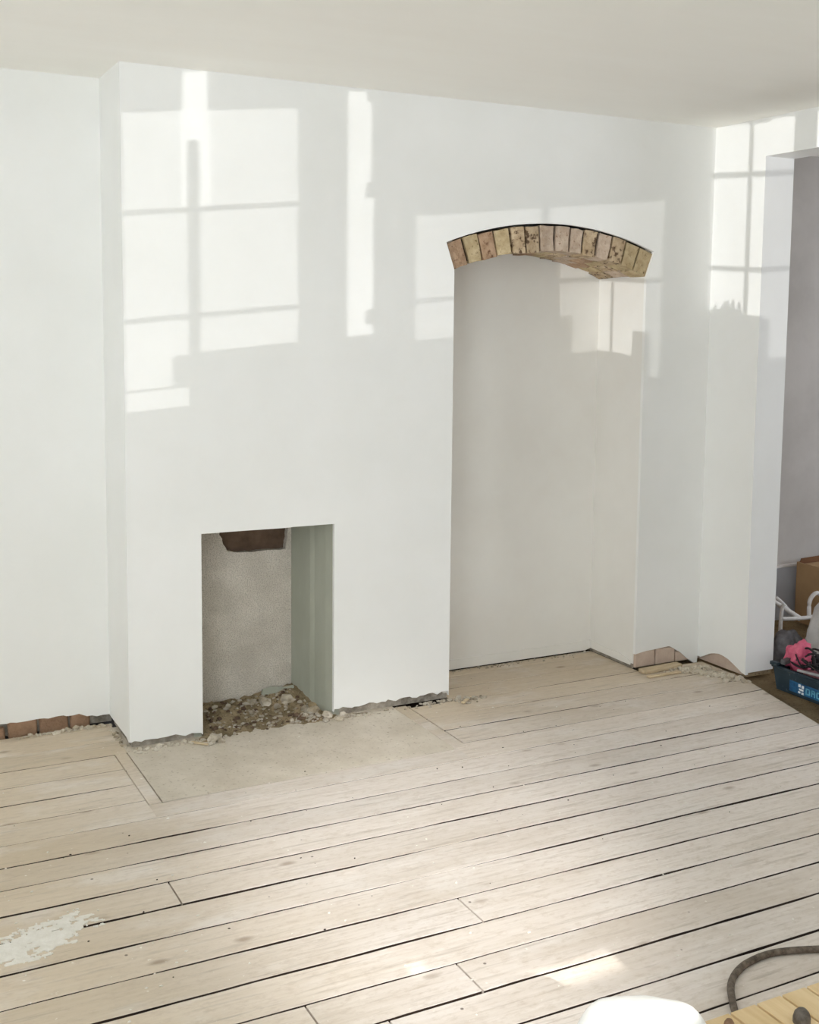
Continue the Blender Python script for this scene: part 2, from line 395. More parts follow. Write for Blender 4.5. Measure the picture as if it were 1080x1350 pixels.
# ------------------------------------------------------------------ brick arch over the alcove
bm = bmesh.new()
AI = arc(ARI + .012, -AA, AA, 20); AOi = arc(AR - .010, -AA, AA, 20)
for i in range(20):
    prism(bm, [AI[i], AOi[i], AOi[i + 1], AI[i + 1]], 1, .024, NY + .02)
arch = tag(obj('brick_arch', bm, 'mortar'), 'shallow exposed arch of tan stock bricks over the tall alcove', 'arch')
NB = 14
rr = random.Random(21)
def voussoir(a0, a1, y0, y1, ri, ro, k):
    bm = bmesh.new()
    n = 2
    ring = []
    for y in (y0, (y0 + y1) / 2, y1):
        row = []
        for (r, a) in ((ri, a0), (ri, (a0 + a1) / 2), (ri, a1), ((ri + ro) / 2, a1), (ro, a1), (ro, (a0 + a1) / 2), (ro, a0), ((ri + ro) / 2, a0)):
            p = Vector((AX + r * math.sin(a), y, AZC + r * math.cos(a)))
            p += Vector((noise.noise(p * 26 + Vector((k, 0, 0))), noise.noise(p * 27 + Vector((0, k, 9))) * .8, noise.noise(p * 25 + Vector((3, 0, k))))) * .0055
            row.append(bm.verts.new(p))
        ring.append(row)
    bm.faces.new(ring[0]); bm.faces.new(ring[-1][::-1])
    for A_, B_ in zip(ring, ring[1:]):
        for i in range(8): bm.faces.new((A_[i], B_[i], B_[(i + 1) % 8], A_[(i + 1) % 8]))
    bmesh.ops.bevel(bm, geom=[e for e in bm.edges if len(e.link_faces) == 2 and e.calc_face_angle(0) > .9], offset=.003, segments=1, affect='EDGES')
    return bm
seq = [2, 1, 2, 1, 0, 0, 3, 3, 3, 0, 3, 0, 1, 1]
w = 2 * AA / NB
for k in range(NB):
    g0, g1 = rr.uniform(.06, .13) * w, rr.uniform(.05, .10) * w
    a0 = -AA + k * w + (0 if k == 0 else g0); a1 = -AA + (k + 1) * w - (0 if k == NB - 1 else g1)
    dy = rr.uniform(-.002, .005)
    obj('brick', voussoir(a0, a1, .006 + dy, .108, ARI + rr.uniform(-.003, .004), AR - rr.uniform(.001, .008), k), BRICKS[seq[k]], arch)
for row in range(2):
    for k in range(NB):
        a0 = -AA + k * w + w * .05; a1 = -AA + (k + 1) * w - w * .05
        y0 = .116 + row * .112
        obj('brick', voussoir(a0, a1, y0, y0 + .104, ARI + rr.uniform(-.004, .005), ARI + .07, 40 + k + row * 20), BRICKS[(k * 3 + row) % 4], arch)

# ------------------------------------------------------------------ fireplace opening (splayed, cement-rendered)
BYF = .25; BXR, BXL = .386, .03
wall_fire = empty('wall_fireplace', (0, 0, 0)); struct(wall_fire)
hole = [(.085, .80), (.087, .715), (.098, .690), (.104, .668), (.121, .640), (.16, .632), (.22, .628), (.28, .630), (.34, .627), (.362, .632), (.366, .66), (.372, .69), (.37, .72), (.375, .80)]
hole2 = []
for (p, q_) in zip(hole, hole[1:]):
    for t in (0, .33, .67):
        x, z = p[0] + (q_[0] - p[0]) * t, p[1] + (q_[1] - p[1]) * t
        hole2.append((x + .006 * noise.noise(Vector((x * 90, z * 90, 1))), z + .005 * noise.noise(Vector((x * 90, z * 90, 8)))))
hole = hole2 + [hole[-1]]
bm = bmesh.new()
prism(bm, [(BXL - .03, -.02), (BXR, -.02), (BXR, .80)] + hole[::-1] + [(BXL - .03, .80)], 1, BYF, BYF + .05)
obj('fireback', bm, 'cement', wall_fire)
obj('flue_brickwork', B(.05, .42, BYF + .03, BYF + .09, .58, .85), 'soot', wall_fire)
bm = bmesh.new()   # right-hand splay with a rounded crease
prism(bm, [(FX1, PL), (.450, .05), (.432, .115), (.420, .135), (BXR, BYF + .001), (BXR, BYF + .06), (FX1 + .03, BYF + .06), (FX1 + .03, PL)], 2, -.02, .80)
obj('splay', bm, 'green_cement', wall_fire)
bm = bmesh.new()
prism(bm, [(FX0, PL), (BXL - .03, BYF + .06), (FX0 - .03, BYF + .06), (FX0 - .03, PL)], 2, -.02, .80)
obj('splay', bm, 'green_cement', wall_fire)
obj('lintel_brickwork', B(FX0 - .02, FX1 + .02, PL + .002, BYF + .06, .775, .85), 'soot', wall_fire)

# ------------------------------------------------------------------ right-hand wall with doorway
bm = bmesh.new()
def rwb(y): return .05 + .05 * math.sin((-y) / .31 * 3.0) * (1 if y > -.28 else .2)
def wpoly(y0, y1, z0, z1): return [(y0, z0), (y0, z1), (y1, z1), (y1, z0)]
rw = [(PL, H), (PL, .02)] + [(y, .018 + max(0, .045 * math.sin((-y - .02) / .26 * math.pi)) + .004 * noise.noise(Vector((y * 60, 1, 2)))) for y in (-.02, -.05, -.08, -.11, -.14, -.17, -.20, -.23, -.26, -.285)] + [(YD, .012), (YD, H)]
prism(bm, rw, 0, XR, XR + PL)
prism(bm, [(YD, ZL), (YD, H), (YD2, H), (YD2, ZL)], 0, XR, XR + TD)
prism(bm, [(YD2, 0), (YD2, H), (YR, H), (YR, 0)], 0, XR, XR + TD)
bx(bm, XR + PL, XR + TD, YD, YD + .02, .02, H)      # plastered jamb
wall_right = struct(obj('wall_right', bm, 'plaster_r'))
obj('masonry_core', B(XR + PL + .004, XR + TD, YD + .02, .6, 0, H), 'pink_brick', wall_right)
obj('masonry_core', B(XR + .012, XR + TD - .004, YD + .006, YD + .03, 0, .05), 'dirt', wall_right)

# ------------------------------------------------------------------ the room beyond
bm = bmesh.new(); bx(bm, XR + TD - .02, 5.4, .40, .5, 0, H)
struct(obj('wall_next_room', bm, 'far_wall'))
bm = bmesh.new(); bx(bm, 5.4, 5.5, -3, .5, 0, .8); bx(bm, 5.4, 5.5, -3, .5, 1.95, H); bx(bm, 5.4, 5.5, -3, -2.5, .8, 1.95); bx(bm, 5.4, 5.5, -1.3, .5, .8, 1.95)
struct(obj('wall_next_room_side', bm, 'far_wall'))
bm = bmesh.new(); bx(bm, XR + TD, 5.4, -3.1, -3, 0, H)
struct(obj('wall_next_room_rear', bm, 'far_wall'))
bm = bmesh.new(); bx(bm, XR + TD, 5.4, .382, .40, 0, .280)
sk = struct(obj('baseboard_next_room', bm, 'skirt'))
obj('lit_edge_strip', B(XR + TD, 5.4, .376, .40, .280, .292), 'skirt_lit_edge', sk)  # pale strip paints the light caught on the skirting's top edge

# ------------------------------------------------------------------ ceiling, side and rear walls, bay
bm = bmesh.new(); bx(bm, -4.5, 5.5, -5.7, .6, H, H + .1)
struct(obj('ceiling', bm, 'ceiling'))

def wall_with_holes(u0, u1, w0, w1, holes, blocks=()):
    """rectangles (u0,u1,w0,w1) left solid around the holes, merged by column"""
    us = sorted(set([u0, u1] + [min(max(x, u0), u1) for h in list(holes) + list(blocks) for x in h[:2]]))
    ws = sorted(set([w0, w1] + [min(max(x, w0), w1) for h in list(holes) + list(blocks) for x in h[2:4]]))
    inside = lambda a, b, h: h[0] < a < h[1] and h[2] < b < h[3]
    out = []
    for a0, a1 in zip(us, us[1:]):
        run = None
        for b0, b1 in zip(ws, ws[1:]):
            a, b = (a0 + a1) / 2, (b0 + b1) / 2
            solid = not any(inside(a, b, h) for h in holes) or any(inside(a, b, h) for h in blocks)
            if solid:
                run = [run[0], b1] if run else [b0, b1]
            elif run:
                out.append((a0, a1, run[0], run[1])); run = None
        if run: out.append((a0, a1, run[0], run[1]))
    return out

bay_m = Matrix.Translation(BAY0) @ Matrix((BAYD, BAYN, Vector((0, 0, 1)))).transposed().to_4x4()
HOLES = [(-.347, -.256, .80, 1.69), (-.256, -.10, .962, 1.69), (-.267, -.226, 1.60, 1.805),   # left sash; outlines throughout shaped to cast the lit patches
         (-.034, .001, .964, 1.735), (0.0, .012, .964, 1.002), (0.0, .012, 1.045, 1.404), (0.0, .009, 1.45, 1.702),  # slot
         (.037, .046, 1.30, 1.36), (-.80, -.69, 1.035, 1.148),
         (.097, .460, 1.456, 1.645), (.071, .158, .928, 1.336), (.131, .158, .790, .802), (.157, .404, .790, 1.336), (.404, .472, .876, 1.336), (.471, .498, .715, 1.336),  # middle sash
         (.578, .822, .925, 1.583), (.822, .836, .912, 1.583), (.836, .944, .775, 1.595), (1.029, 1.07, 1.2, 1.607)]   # right sash
BLOCKS = [(-.277, -.256, .869, .957), (.272, .285, 1.456, 1.72)]
bm = bmesh.new()
for a0, a1, b0, b1 in wall_with_holes(-1.3, 1.3, 0, H, HOLES, BLOCKS):
    bx(bm, a0, a1, -.02, .02, b0, b1)
# ragged lower edge of the right-hand sash comes from an added fringe
o = obj('wall_bay', bm, 'plaster'); o.matrix_world = bay_m; struct(o)
def window(name, bars, panes):
    root = struct(empty(name, (0, 0, 0))); root.matrix_world = bay_m
    for b in bars: obj('glazing_bar', B(b[0], b[1], -.008, .008, b[2], b[3]), 'sash', root)
    for (a0, a1, b0, b1, t) in panes:
        obj('pane', B(a0, a1, -.0025, -.0005, b0, b1), t, root)
    return root
GA, GB, GC, GD = glass_material('dimming_glass_left', .80), glass_material('dimming_glass_middle', .70), glass_material('clear_glass', .80), glass_material('dimming_glass_faint', .26)  # pane opacity added to set how bright each patch lands
window('window_1', [(-.257, -.243, .80, 1.6), (-.35, -.10, 1.388, 1.403), (-.35, -.10, 1.067, 1.082), (-.35, -.256, .860, .866)],
       [(-.35, -.267, .78, 1.7, GA), (-.267, -.226, .78, 1.40, GA), (-.226, -.09, .95, 1.7, GA)])
window('window_2', [(.278, .292, .78, 1.336), (.071, .50, 1.050, 1.066)], [(.06, .51, .70, 1.34, GB), (.09, .47, 1.45, 1.73, GD)])
window('window_3', [(.745, .763, .90, 1.66), (.578, .95, 1.400, 1.418), (.578, .95, 1.076, 1.092)], [(.570, .95, .76, 1.67, GC)])
window('slot_dimmer', [], [(-.81, -.68, 1.03, 1.155, GD)])  # added pane, only dims the small patch on the recess wall
# unseen fringe added below window 3 to fray the beam's edge
root = tag(empty('beam_fringe', BAY0 + BAYD * .69 + BAYN * -.04 + Vector((0, 0, .90))), 'unseen ragged fringe added to shade the right bay sash', 'shadow caster')
rr = random.Random(5)
for i in range(9):
    u = -.11 + i * .0195; h = (.012, .03, .018, .045, .05, .055, .04, .048, .01)[i]
    bm = bmesh.new(); a = BAYD * u; t = BAYD * (u + rr.uniform(-.012, .012)) + Vector((0, 0, h + .02))
    tube(bm, [a, (a + t) / 2 + BAYD * .002, t], [.017, .015, .003], 5)
    obj('fringe_spike', bm, 'felt', root)

bm = bmesh.new(); bx(bm, XW - .1, XW, -.9, YREC + .2, 0, H); struct(obj('wall_left', bm, 'plaster'))
bm = bmesh.new(); 
for a0, a1, b0, b1 in wall_with_holes(YR, -2.99, 0, H, [(-4.95, -3.45, .75, 1.95)]): bx(bm, -2.915, -2.815, a0, a1, b0, b1)
struct(obj('wall_left_rear', bm, 'plaster'))
root = struct(empty('window_7', (0, 0, 0)))
for y in (-4.95, -4.22, -3.49): obj('glazing_bar', B(-2.88, -2.84, y, y + .04, .75, 1.95), 'sash', root)
obj('pane', B(-2.863, -2.861, -4.95, -3.45, .75, 1.95), GC, root)
# rear wall: unseen windows and slots added to bounce sun and cast flecks
SUNX = [(.255, -1.893, .14, .055), (.0, -1.195, .022, .02), (-.06, -1.715, .022, .035), (-.24, -1.83, .028, .05), (.075, -2.03, .085, .045)]
rh = [(-2.8, -.62, .5, 2.1), (.5, 2.25, .5, 2.1)]
for x, y, hx, hy in SUNX:
    t = (y - (YR - .02)) / SUN_DIR.y; xx = x - SUN_DIR.x * t; zz = -SUN_DIR.z * t; hz = hy * abs(SUN_DIR.z / SUN_DIR.y)
    rh.append((xx - hx, xx + hx, zz - hz, zz + hz))
bm = bmesh.new()
for a0, a1, b0, b1 in wall_with_holes(-2.915, XR + TD, 0, H, rh): bx(bm, a0, a1, YR - .03, YR, b0, b1)
struct(obj('wall_rear', bm, 'plaster'))
for name, x0, x1 in (('window_4', -2.8, -.62), ('window_6', .5, 2.25)):
    root = struct(empty(name, (0, 0, 0)))
    for x in (x0, (x0 + x1) / 2 - .02, x1 - .04): obj('glazing_bar', B(x, x + .04, YR - .03, YR, .5, 2.1), 'sash', root)
    obj('pane', B(x0, x1, YR - .018, YR - .016, .5, 2.1), GC, root)
    obj('sun_blocker', B(x0 - .02, x1 + .02, YR - .045, YR - .042, 1.42, 2.12), 'sheet', root)  # unseen sheet added to keep high sun off the visible boards

# ------------------------------------------------------------------ floor: sub-floor and boards
bm = bmesh.new(); bx(bm, -4.5, 2.28, -5.7, .6, -.10, -.026)
floor = struct(obj('floor', bm, 'subfloor'))
bm = bmesh.new()
g = 36
vs = {}
for i in range(g + 1):
    for j in range(g + 1):
        x = 1.9 + i * (5.5 - 1.9) / g; y = -3 + j * 3.6 / g
        vs[i, j] = bm.verts.new((x, y, -.014 + .004 * noise.noise(Vector((x * 7, y * 7, 0)))))
for i in range(g):
    for j in range(g): bm.faces.new((vs[i, j], vs[i + 1, j], vs[i + 1, j + 1], vs[i, j + 1]))
bmesh.ops.solidify(bm, geom=bm.faces[:], thickness=.03)
obj('floor_next_room', bm, 'dirt'); struct(bpy.data.objects['floor_next_room'])

SEAMS = [.3369, .262, .117, -.028, -.173, -.318, -.463, -.608, -.753, -.887, -1.028, -1.168, -1.312, -1.457, -1.594, -1.732, -1.866, -2.006, -2.149, -2.29, -2.43, -2.57, -2.71, -2.85, -2.99]
GAP = {.262: .0015, .117: .002, -.028: .0035, -.173: .002, -.318: .0042, -.463: .003, -.608: .0022, -.753: .0055, -.887: .0036, -1.028: .005, -1.168: .0055, -1.312: .0048, -1.457: .004, -1.594: .0048, -1.732: .0034, -1.866: .0046, -2.006: .0045, -2.149: .0045}
def xend(y): return XR - .004 if y > -.30 else XR - .01 + (y + .32) * .27
HX0, HX1, HYF = -.345, .725, -.500
def rows():
    for i in range(len(SEAMS) - 1):
        y1, y0 = SEAMS[i], SEAMS[i + 1]
        yc = (y0 + y1) / 2
        if y0 >= .1: segs = [(-2.6, XL - .003, min(y1, YREC - .004)), (NX0 + .003, NX1 - .001, y1)]
        elif yc > 0: segs = [(-2.2, XL - .003, y1), (NX0 + .003, NX1 - .001, y1)]
        elif yc > -.15: segs = [(-2.6, -.392, y1), (.785, xend(yc), y1)]
        elif y0 > -.47: segs = [(-2.2, -.392, y1), (.785 if i % 2 else .785, xend(yc), y1)]
        elif y0 > -.62: segs = [(-2.6, -.392, y1), (-.392, .735, HYF - .003), (.735, xend(yc), y1)]
        else: segs = None
        yield i, y0, y1, yc, segs
CUTS = {10: [-.473], 12: [-1.6], 13: [.195], 15: [-.355, .035], 16: [-.21], 9: [-1.7], 11: [-1.9, 1.9], 14: [1.5]}
def board(x0, x1, y0, y1, k):
    n = max(2, int((x1 - x0) / .09)); rr = random.Random(k * 7 + int(x0 * 100))
    gl, gu = GAP.get(round(y0, 3), .0035), GAP.get(round(y1, 3), .0035)
    bm = bmesh.new(); xm, ym = (x0 + x1) / 2, (y0 + y1) / 2
    prev = None
    for i in range(n + 1):
        x = x0 + (x1 - x0) * i / n
        e = lambda g_, s: g_ * (.85 + .9 * noise.noise(Vector((x * 1.9, s, k * .7))) + .3 * rr.uniform(-1, 1))
        ya, yb = y0 + max(.0007, e(gl, 1)), y1 - max(.0007, e(gu, 5))
        dz = .0012 * noise.noise(Vector((x * .8, k * 3.1, 0)))
        c = .0014
        row = [(ya, -.024), (ya, -c + dz), (ya + c * .6, dz), (yb - c * .6, dz), (yb, -c + dz), (yb, -.024)]
        xq = (lambda y: xend(y)) if (i == n and abs(x1 - xend((y0 + y1) / 2)) < .03 and y1 < -.3) else (lambda y: x)
        row = [bm.verts.new((xq(y) - xm, y - ym, z)) for y, z in row]
        if prev:
            for a in range(5):
                bm.faces.new((prev[a], row[a], row[a + 1], prev[a + 1])).material_index = 1 if a in (0, 4) else 0
            bm.faces.new((prev[5], row[5], row[0], prev[0]))
        else: bm.faces.new(row[::-1])
        prev = row
    bm.faces.new(prev)
    o = obj('floorboard', bm, 'board', floor); o.location = (xm, ym, 0); o.data.materials.append(M['subfloor'])
for i, y0, y1, yc, segs in rows():
    if segs is None:
        xs = [-2.7] + CUTS.get(i, []) + [xend(yc)]
        segs = [(a + (.0025 if a > -2.7 else 0), b - (.0025 if n < len(xs) - 2 else 0), y1) for n, (a, b) in enumerate(zip(xs, xs[1:]))]
    for (a, b, yt) in segs: board(a, b, y0, yt, i)
for a, b in ((-.389, -.348), (.728, .78)):       # border strips beside the hearth
    bm = bmesh.new(); bx(bm, -(b - a) / 2, (b - a) / 2, -.25, .25, -.024, .001, bevel=.002)
    o = obj('floorboard', bm, 'board', floor); o.location = ((a + b) / 2, -.25, 0)
bm = bmesh.new()
n = 20; vs = {}
for i in range(n + 1):
    for j in range(n + 1):
        x = HX0 + (HX1 - HX0) * i / n; y = HYF + (BYF - HYF) * j / n
        if i in (0, n) or j == 0: x += .003 * noise.noise(Vector((x * 20, y * 20, 0))); y += .003 * noise.noise(Vector((x * 20, y * 20, 5)))
        vs[i, j] = bm.verts.new((x, y, .001 + .002 * noise.noise(Vector((x * 6, y * 6, 3)))))
for i in range(n):
    for j in range(n): bm.faces.new((vs[i, j], vs[i + 1, j], vs[i + 1, j + 1], vs[i, j + 1]))
r_ = bmesh.ops.extrude_face_region(bm, geom=bm.faces[:])
for v in r_['geom']:
    if isinstance(v, bmesh.types.BMVert): v.co.z = -.025
hearth = tag(obj('hearth_slab', bm, 'hearth'), 'pale screeded hearth slab set flush in the floorboards before the fireplace', 'hearth')

# ------------------------------------------------------------------ debris
def mound(name, x0, x1, y0, y1, hfun, nx, ny, material, label, cat):
    bm = bmesh.new(); vs = {}
    for i in range(nx + 1):
        for j in range(ny + 1):
            x = x0 + (x1 - x0) * i / nx; y = y0 + (y1 - y0) * j / ny
            vs[i, j] = bm.verts.new((x, y, hfun(x, y)))
    for i in range(nx):
        for j in range(ny):
            f = (vs[i, j], vs[i + 1, j], vs[i + 1, j + 1], vs[i, j + 1])
            if max(v.co.z for v in f) > -.003: bm.faces.new(f)
    for v in [v for v in bm.verts if not v.link_faces]: bm.verts.remove(v)
    return tag(recentre(obj(name, bm, material, smooth=True)), label, cat, kind='stuff')
def hf(x, y):
    n1 = noise.noise(Vector((x * 9, y * 9, 1))); n2 = noise.noise(Vector((x * 38, y * 38, 4))); n3 = noise.noise(Vector((x * 90, y * 90, 7)))
    edge = -.085 + .03 * math.sin(x * 7) + (.03 if x > .42 else 0)
    t = min(1, max(0, (y - edge) / .10))
    xe = min(1, max(0, (x + .10) / .05)) if y < 0 else 1
    xr = min(1, max(0, (.66 - x) / .12))
    return -.006 + t * min(1, xe) * xr * (.016 + .010 * n1 + .008 * n2 + .006 * n3 + .038 * max(0, (y - .08) / .17) * (1 + .9 * max(0, x - .15) / .25))
def inside(x, y):
    lim = FX0 + .005 + .24 * max(0, y) if y > 0 else -1
    return hf(x, y)
mound('grit_heap', -.13, .66, -.12, .248, lambda x, y: inside(x, y) if not (y > -.004 and (x < FX0 + .002 + max(0, y) * .2 or x > FX1 + .02)) else -.006, 100, 56, 'mound', 'brown grit and ash spilling from the small fireplace', 'rubble')
LUMPS = [(-.03, -.045, .030, 0), (-.012, -.07, .020, 0), (-.05, -.075, .016, 0), (.24, .16, .034, 0), (.28, .13, .022, 0), (.33, .15, .030, 0), (.20, .18, .02, 0),
         (.40, .05, .030, 0), (.44, .01, .028, 0), (.47, -.04, .024, 0), (.38, .09, .022, 0), (.42, -.03, .018, 0), (.50, -.015, .022, 0), (.36, .03, .014, 0), (.10, .19, .016, 0), (.05, .2, .014, 0), (.15, .03, .011, 0), (.30, .02, .012, 0)]
for i, (x, y, r, _) in enumerate(LUMPS):
    bm = bmesh.new(); rr = random.Random(i)
    lump(bm, (0, 0, 0), r * .75, i + 1, rr.uniform(.8, 1.5), rr.uniform(.7, 1.1), rr.uniform(.55, .9), 2, .7)
    z = max(0.0, hf(x, y))
    o = obj('rubble_lump', bm, 'rubble'); o.location = (x, y, z + r * .22); o.rotation_euler.z = rr.uniform(0, 3)
    tag(o, 'broken lump of mortar in the fireplace rubble', 'rubble', 'mortar lumps in the fireplace')
bm = bmesh.new()
prism(bm, [(0, 0), (.045, -.004), (.10, .006), (.155, .012), (.15, .05), (.10, .048), (.06, .056), (.02, .05)], 1, 0, .014)
o = obj('slate_shard', bm, 'green_cement'); o.location = (.235, BYF - .045, .030); o.rotation_euler = (-.35, 0, 0)
tag(o, 'grey flat shard leaning on the fireback above the rubble', 'rubble')

def crumbs(name, pts, label, material='rubble', seed=1):
    bm = bmesh.new(); rr = random.Random(seed)
    for (x, y, r, z) in pts:
        lump(bm, (x, y, z + r * .35), r, rr.uniform(0, 50), rr.uniform(.8, 1.6), rr.uniform(.7, 1.2), rr.uniform(.5, .9), 1, .8)
    return tag(recentre(obj(name, bm, material)), label, 'rubble', kind='stuff')
rr = random.Random(33)
def line(n, x0, y0, x1, y1, spread, r0, r1, z=0):
    out = []
    for _ in range(n):
        t = rr.random(); out.append((x0 + (x1 - x0) * t + rr.gauss(0, spread * .4), y0 + (y1 - y0) * t - abs(rr.gauss(0, spread)), rr.uniform(r0, r1) * (1 if rr.random() > .15 else 1.5), z))
    return out
crumbs('plaster_crumbs', line(60, XL, -.008, FX0, -.008, .02, .003, .010), 'grey plaster crumbs along the foot of the left pier', seed=1)
crumbs('plaster_crumbs', line(70, FX1, -.008, NX0, -.008, .018, .003, .009), 'plaster crumbs along the foot of the pier between fireplace and alcove', seed=2)
crumbs('plaster_crumbs', line(60, XL - .35, YREC - .012, XL - .02, YREC - .012, .012, .003, .009) + line(26, XL - .012, .3, XL - .012, 0, .01, .003, .008), 'plaster crumbs below the exposed bricks of the left recess', seed=3)
crumbs('plaster_crumbs', line(70, NX0 + .02, NY - .012, NX1 - .02, NY - .012, .02, .002, .006) + line(22, NX0 + .02, -.02, NX0 + .15, .0, .03, .003, .01), 'small crumbs along the back of the alcove floor', seed=4)
crumbs('plaster_crumbs', line(120, 1.96, -.03, 2.26, -.10, .05, .003, .010) + line(110, 2.14, -.10, 2.26, -.33, .03, .004, .013), 'heap of plaster crumbs and brick dust in the right corner', seed=5)
crumbs('floor_specks', [(rr.uniform(-.9, 2.0), rr.uniform(-2.1, -.1), rr.uniform(.0015, .0035), 0) for _ in range(170)], 'scattered pale plaster specks across the floorboards', 'white_smear', seed=6)
crumbs('floor_specks', [(rr.uniform(-.9, 2.0), rr.uniform(-1.5, -.06), rr.uniform(.001, .003), 0) for _ in range(70)], 'scattered dark dirt specks across the floorboards', 'subfloor', seed=7)
def pit(n, x0, x1, y0, y1):
    out = []
    while len(out) < n:
        x, y = rr.uniform(x0, x1), rr.uniform(y0, y1)
        if hf(x, y) > 0 and not (y > -.01 and (x < FX0 + .03 + max(0, y) * .2 or x > FX1 - .03 - max(0, y) * .32)): out.append((x, y, rr.uniform(.0025, .008) * (1.7 if rr.random() > .9 else 1), hf(x, y)))
    return out
crumbs('fireplace_grit', pit(170, -.02, .62, -.09, .235) + pit(60, .32, .62, -.07, .06), 'loose pale grit strewn over the fireplace ash', seed=9)
crumbs('fireplace_grit', pit(110, -.02, .5, -.06, .235), 'dark clinker crumbs strewn over the fireplace ash', 'soot', seed=10)
# laths and splinters
def lath(x, y, l, wd, h, rz, label, material='wood_scrap'):
    bm = B(-l / 2, l / 2, -wd / 2, wd / 2, 0, h, bevel=.002)
    for v in bm.verts: v.co += Vector((0, noise.noise(v.co * 20 + Vector((x, 0, 0))) * .006, 0))
    o = obj('lath_scrap', bm, material); o.location = (x, y, .0015); o.rotation_euler.z = rz
    tag(o, label, 'wood scrap')
lath(2.03, -.055, .22, .045, .016, .05, 'pale broken lath lying below the pink bricks in the right corner')
lath(1.03, -.055, .085, .014, .008, .75, 'small splinter of wood just outside the alcove')
lath(1.99, -.13, .18, .02, .008, .0, 'thin splinter of lath in front of the right pier')
lath(-.09, -.06, .07, .012, .006, -.9, 'small yellowed splinter beside the fireplace rubble')
# exposed brick at the foot of the right pier
for x0, x1 in ((1.934, 2.045), (2.052, 2.16), (2.165, 2.285)):
    obj('brick', B(x0, x1, .004, .09, .004, .078 if x1 < 2.2 else .05, bevel=.004), 'pink_brick', wall_front)

# dried plaster smear on the boards, lower left
bm = bmesh.new(); n = 90
for i in range(n):
    for j in range(60):
        x = -1.0 + i * .34 / n; y = -1.32 + j * .26 / 60
        u, v = (x + .84) / .15, (y + 1.185 - (x + .84) * .35) / .085
        d = u * u + v * v
        if 1.0 - d + 1.1 * noise.noise(Vector((x * 26 - y * 30, y * 42 + x * 6, 2))) + .5 * noise.noise(Vector((x * 90, y * 90, 9))) > .32:
            hx, hy = .34 / n / 2, .26 / 120
            q = [bm.verts.new((x + a, y + b, .0022)) for a, b in ((-hx, -hy), (hx, -hy), (hx, hy), (-hx, hy))]
            bm.faces.new(q)
bmesh.ops.remove_doubles(bm, verts=bm.verts, dist=.0004)
r_ = bmesh.ops.extrude_face_region(bm, geom=bm.faces[:])
for v in r_['geom']:
    if isinstance(v, bmesh.types.BMVert): v.co.z = .0002
tag(recentre(obj('plaster_smear', bm, 'white_smear')), 'ragged smear of dried white plaster on the floorboards, bottom left', 'smear')

# ------------------------------------------------------------------ foreground: cloth bundle, pine slats, hose
bm = bmesh.new()
bmesh.ops.create_icosphere(bm, subdivisions=5, radius=1)
for v in bm.verts:
    p = v.co.copy(); d = 1 + .10 * noise.noise(p * 1.4 + Vector((4, 2, 1))) + .012 * noise.noise(p * 5)
    a = math.atan2(p.y, p.x)
    d += .03 * math.sin(a * 9 + 3 * p.z) * max(0, .6 - abs(p.z))
    v.co = Vector((p.x * .165 * d, p.y * .19 * d, (max(p.z, -.55) + .55) * .175 * d))
o = obj('dust_sheet', bm, 'sheet', smooth=True); o.location = (.055, -2.445, 0)
tag(o, 'bright white bundled dust sheet at the bottom edge of the floor', 'dust sheet')

root = tag(empty('slatted_platform', (.62, -2.52, 0)), 'low slatted platform of new pale pine at the bottom right corner', 'platform')
TOPZ = .085
xs = [-.36, -.305, -.232, -.158, -.085, -.012, .060, .133, .205, .278, .35]
for i, (a, b) in enumerate(zip(xs, xs[1:])):
    obj('slat', B(a + .003, b - .003, -.36, .238, TOPZ - .03, TOPZ, bevel=.001), 'pine', root)
for y in (-.32, -.05, .205): obj('bearer', B(-.355, .345, y - .025, y + .025, .0, TOPZ - .03), 'pine', root)
def knob(x, y, r, label, tp):
    bm = bmesh.new()
    prof = [(0, .030), (.5, .029), (.85, .022), (1, .012), (1, .0)]
    rings = [[bm.verts.new((r * k * math.cos(t * math.pi / 8), r * k * math.sin(t * math.pi / 8), z)) for t in range(16)] for k, z in prof[1:]]
    top = bm.verts.new((0, 0, prof[0][1]))
    for t in range(16): bm.faces.new((top, rings[0][t], rings[0][(t + 1) % 16]))
    for A_, B_ in zip(rings, rings[1:]):
        for t in range(16): bm.faces.new((A_[t], B_[t], B_[(t + 1) % 16], A_[(t + 1) % 16]))
    bm.faces.new(rings[-1])
    o = obj('rubber_cap', bm, tp, smooth=True); o.location = (x, y, TOPZ); tag(o, label, 'cap')
knob(.500, -2.375, .018, 'round grey rubber cap on the pine slats at the right edge', 'castor')
knob(.338, -2.335, .012, 'small dark cap at the left end of the pine slats', 'red_brick')
bm = bmesh.new()
hp = spline([(.470, -2.225, .008), (.500, -2.178, .009), (.552, -2.112, .009), (.605, -2.074, .009), (.670, -2.052, .009), (.755, -2.050, .009), (.87, -2.09, .009), (1.0, -2.16, .009), (1.1, -2.25, .009)], 8)
tube(bm, hp, .0085, 10)
tag(recentre(obj('black_hose', bm, 'hose', smooth=True)), 'dusty black hose curling over the boards beside the pine slats', 'hose')

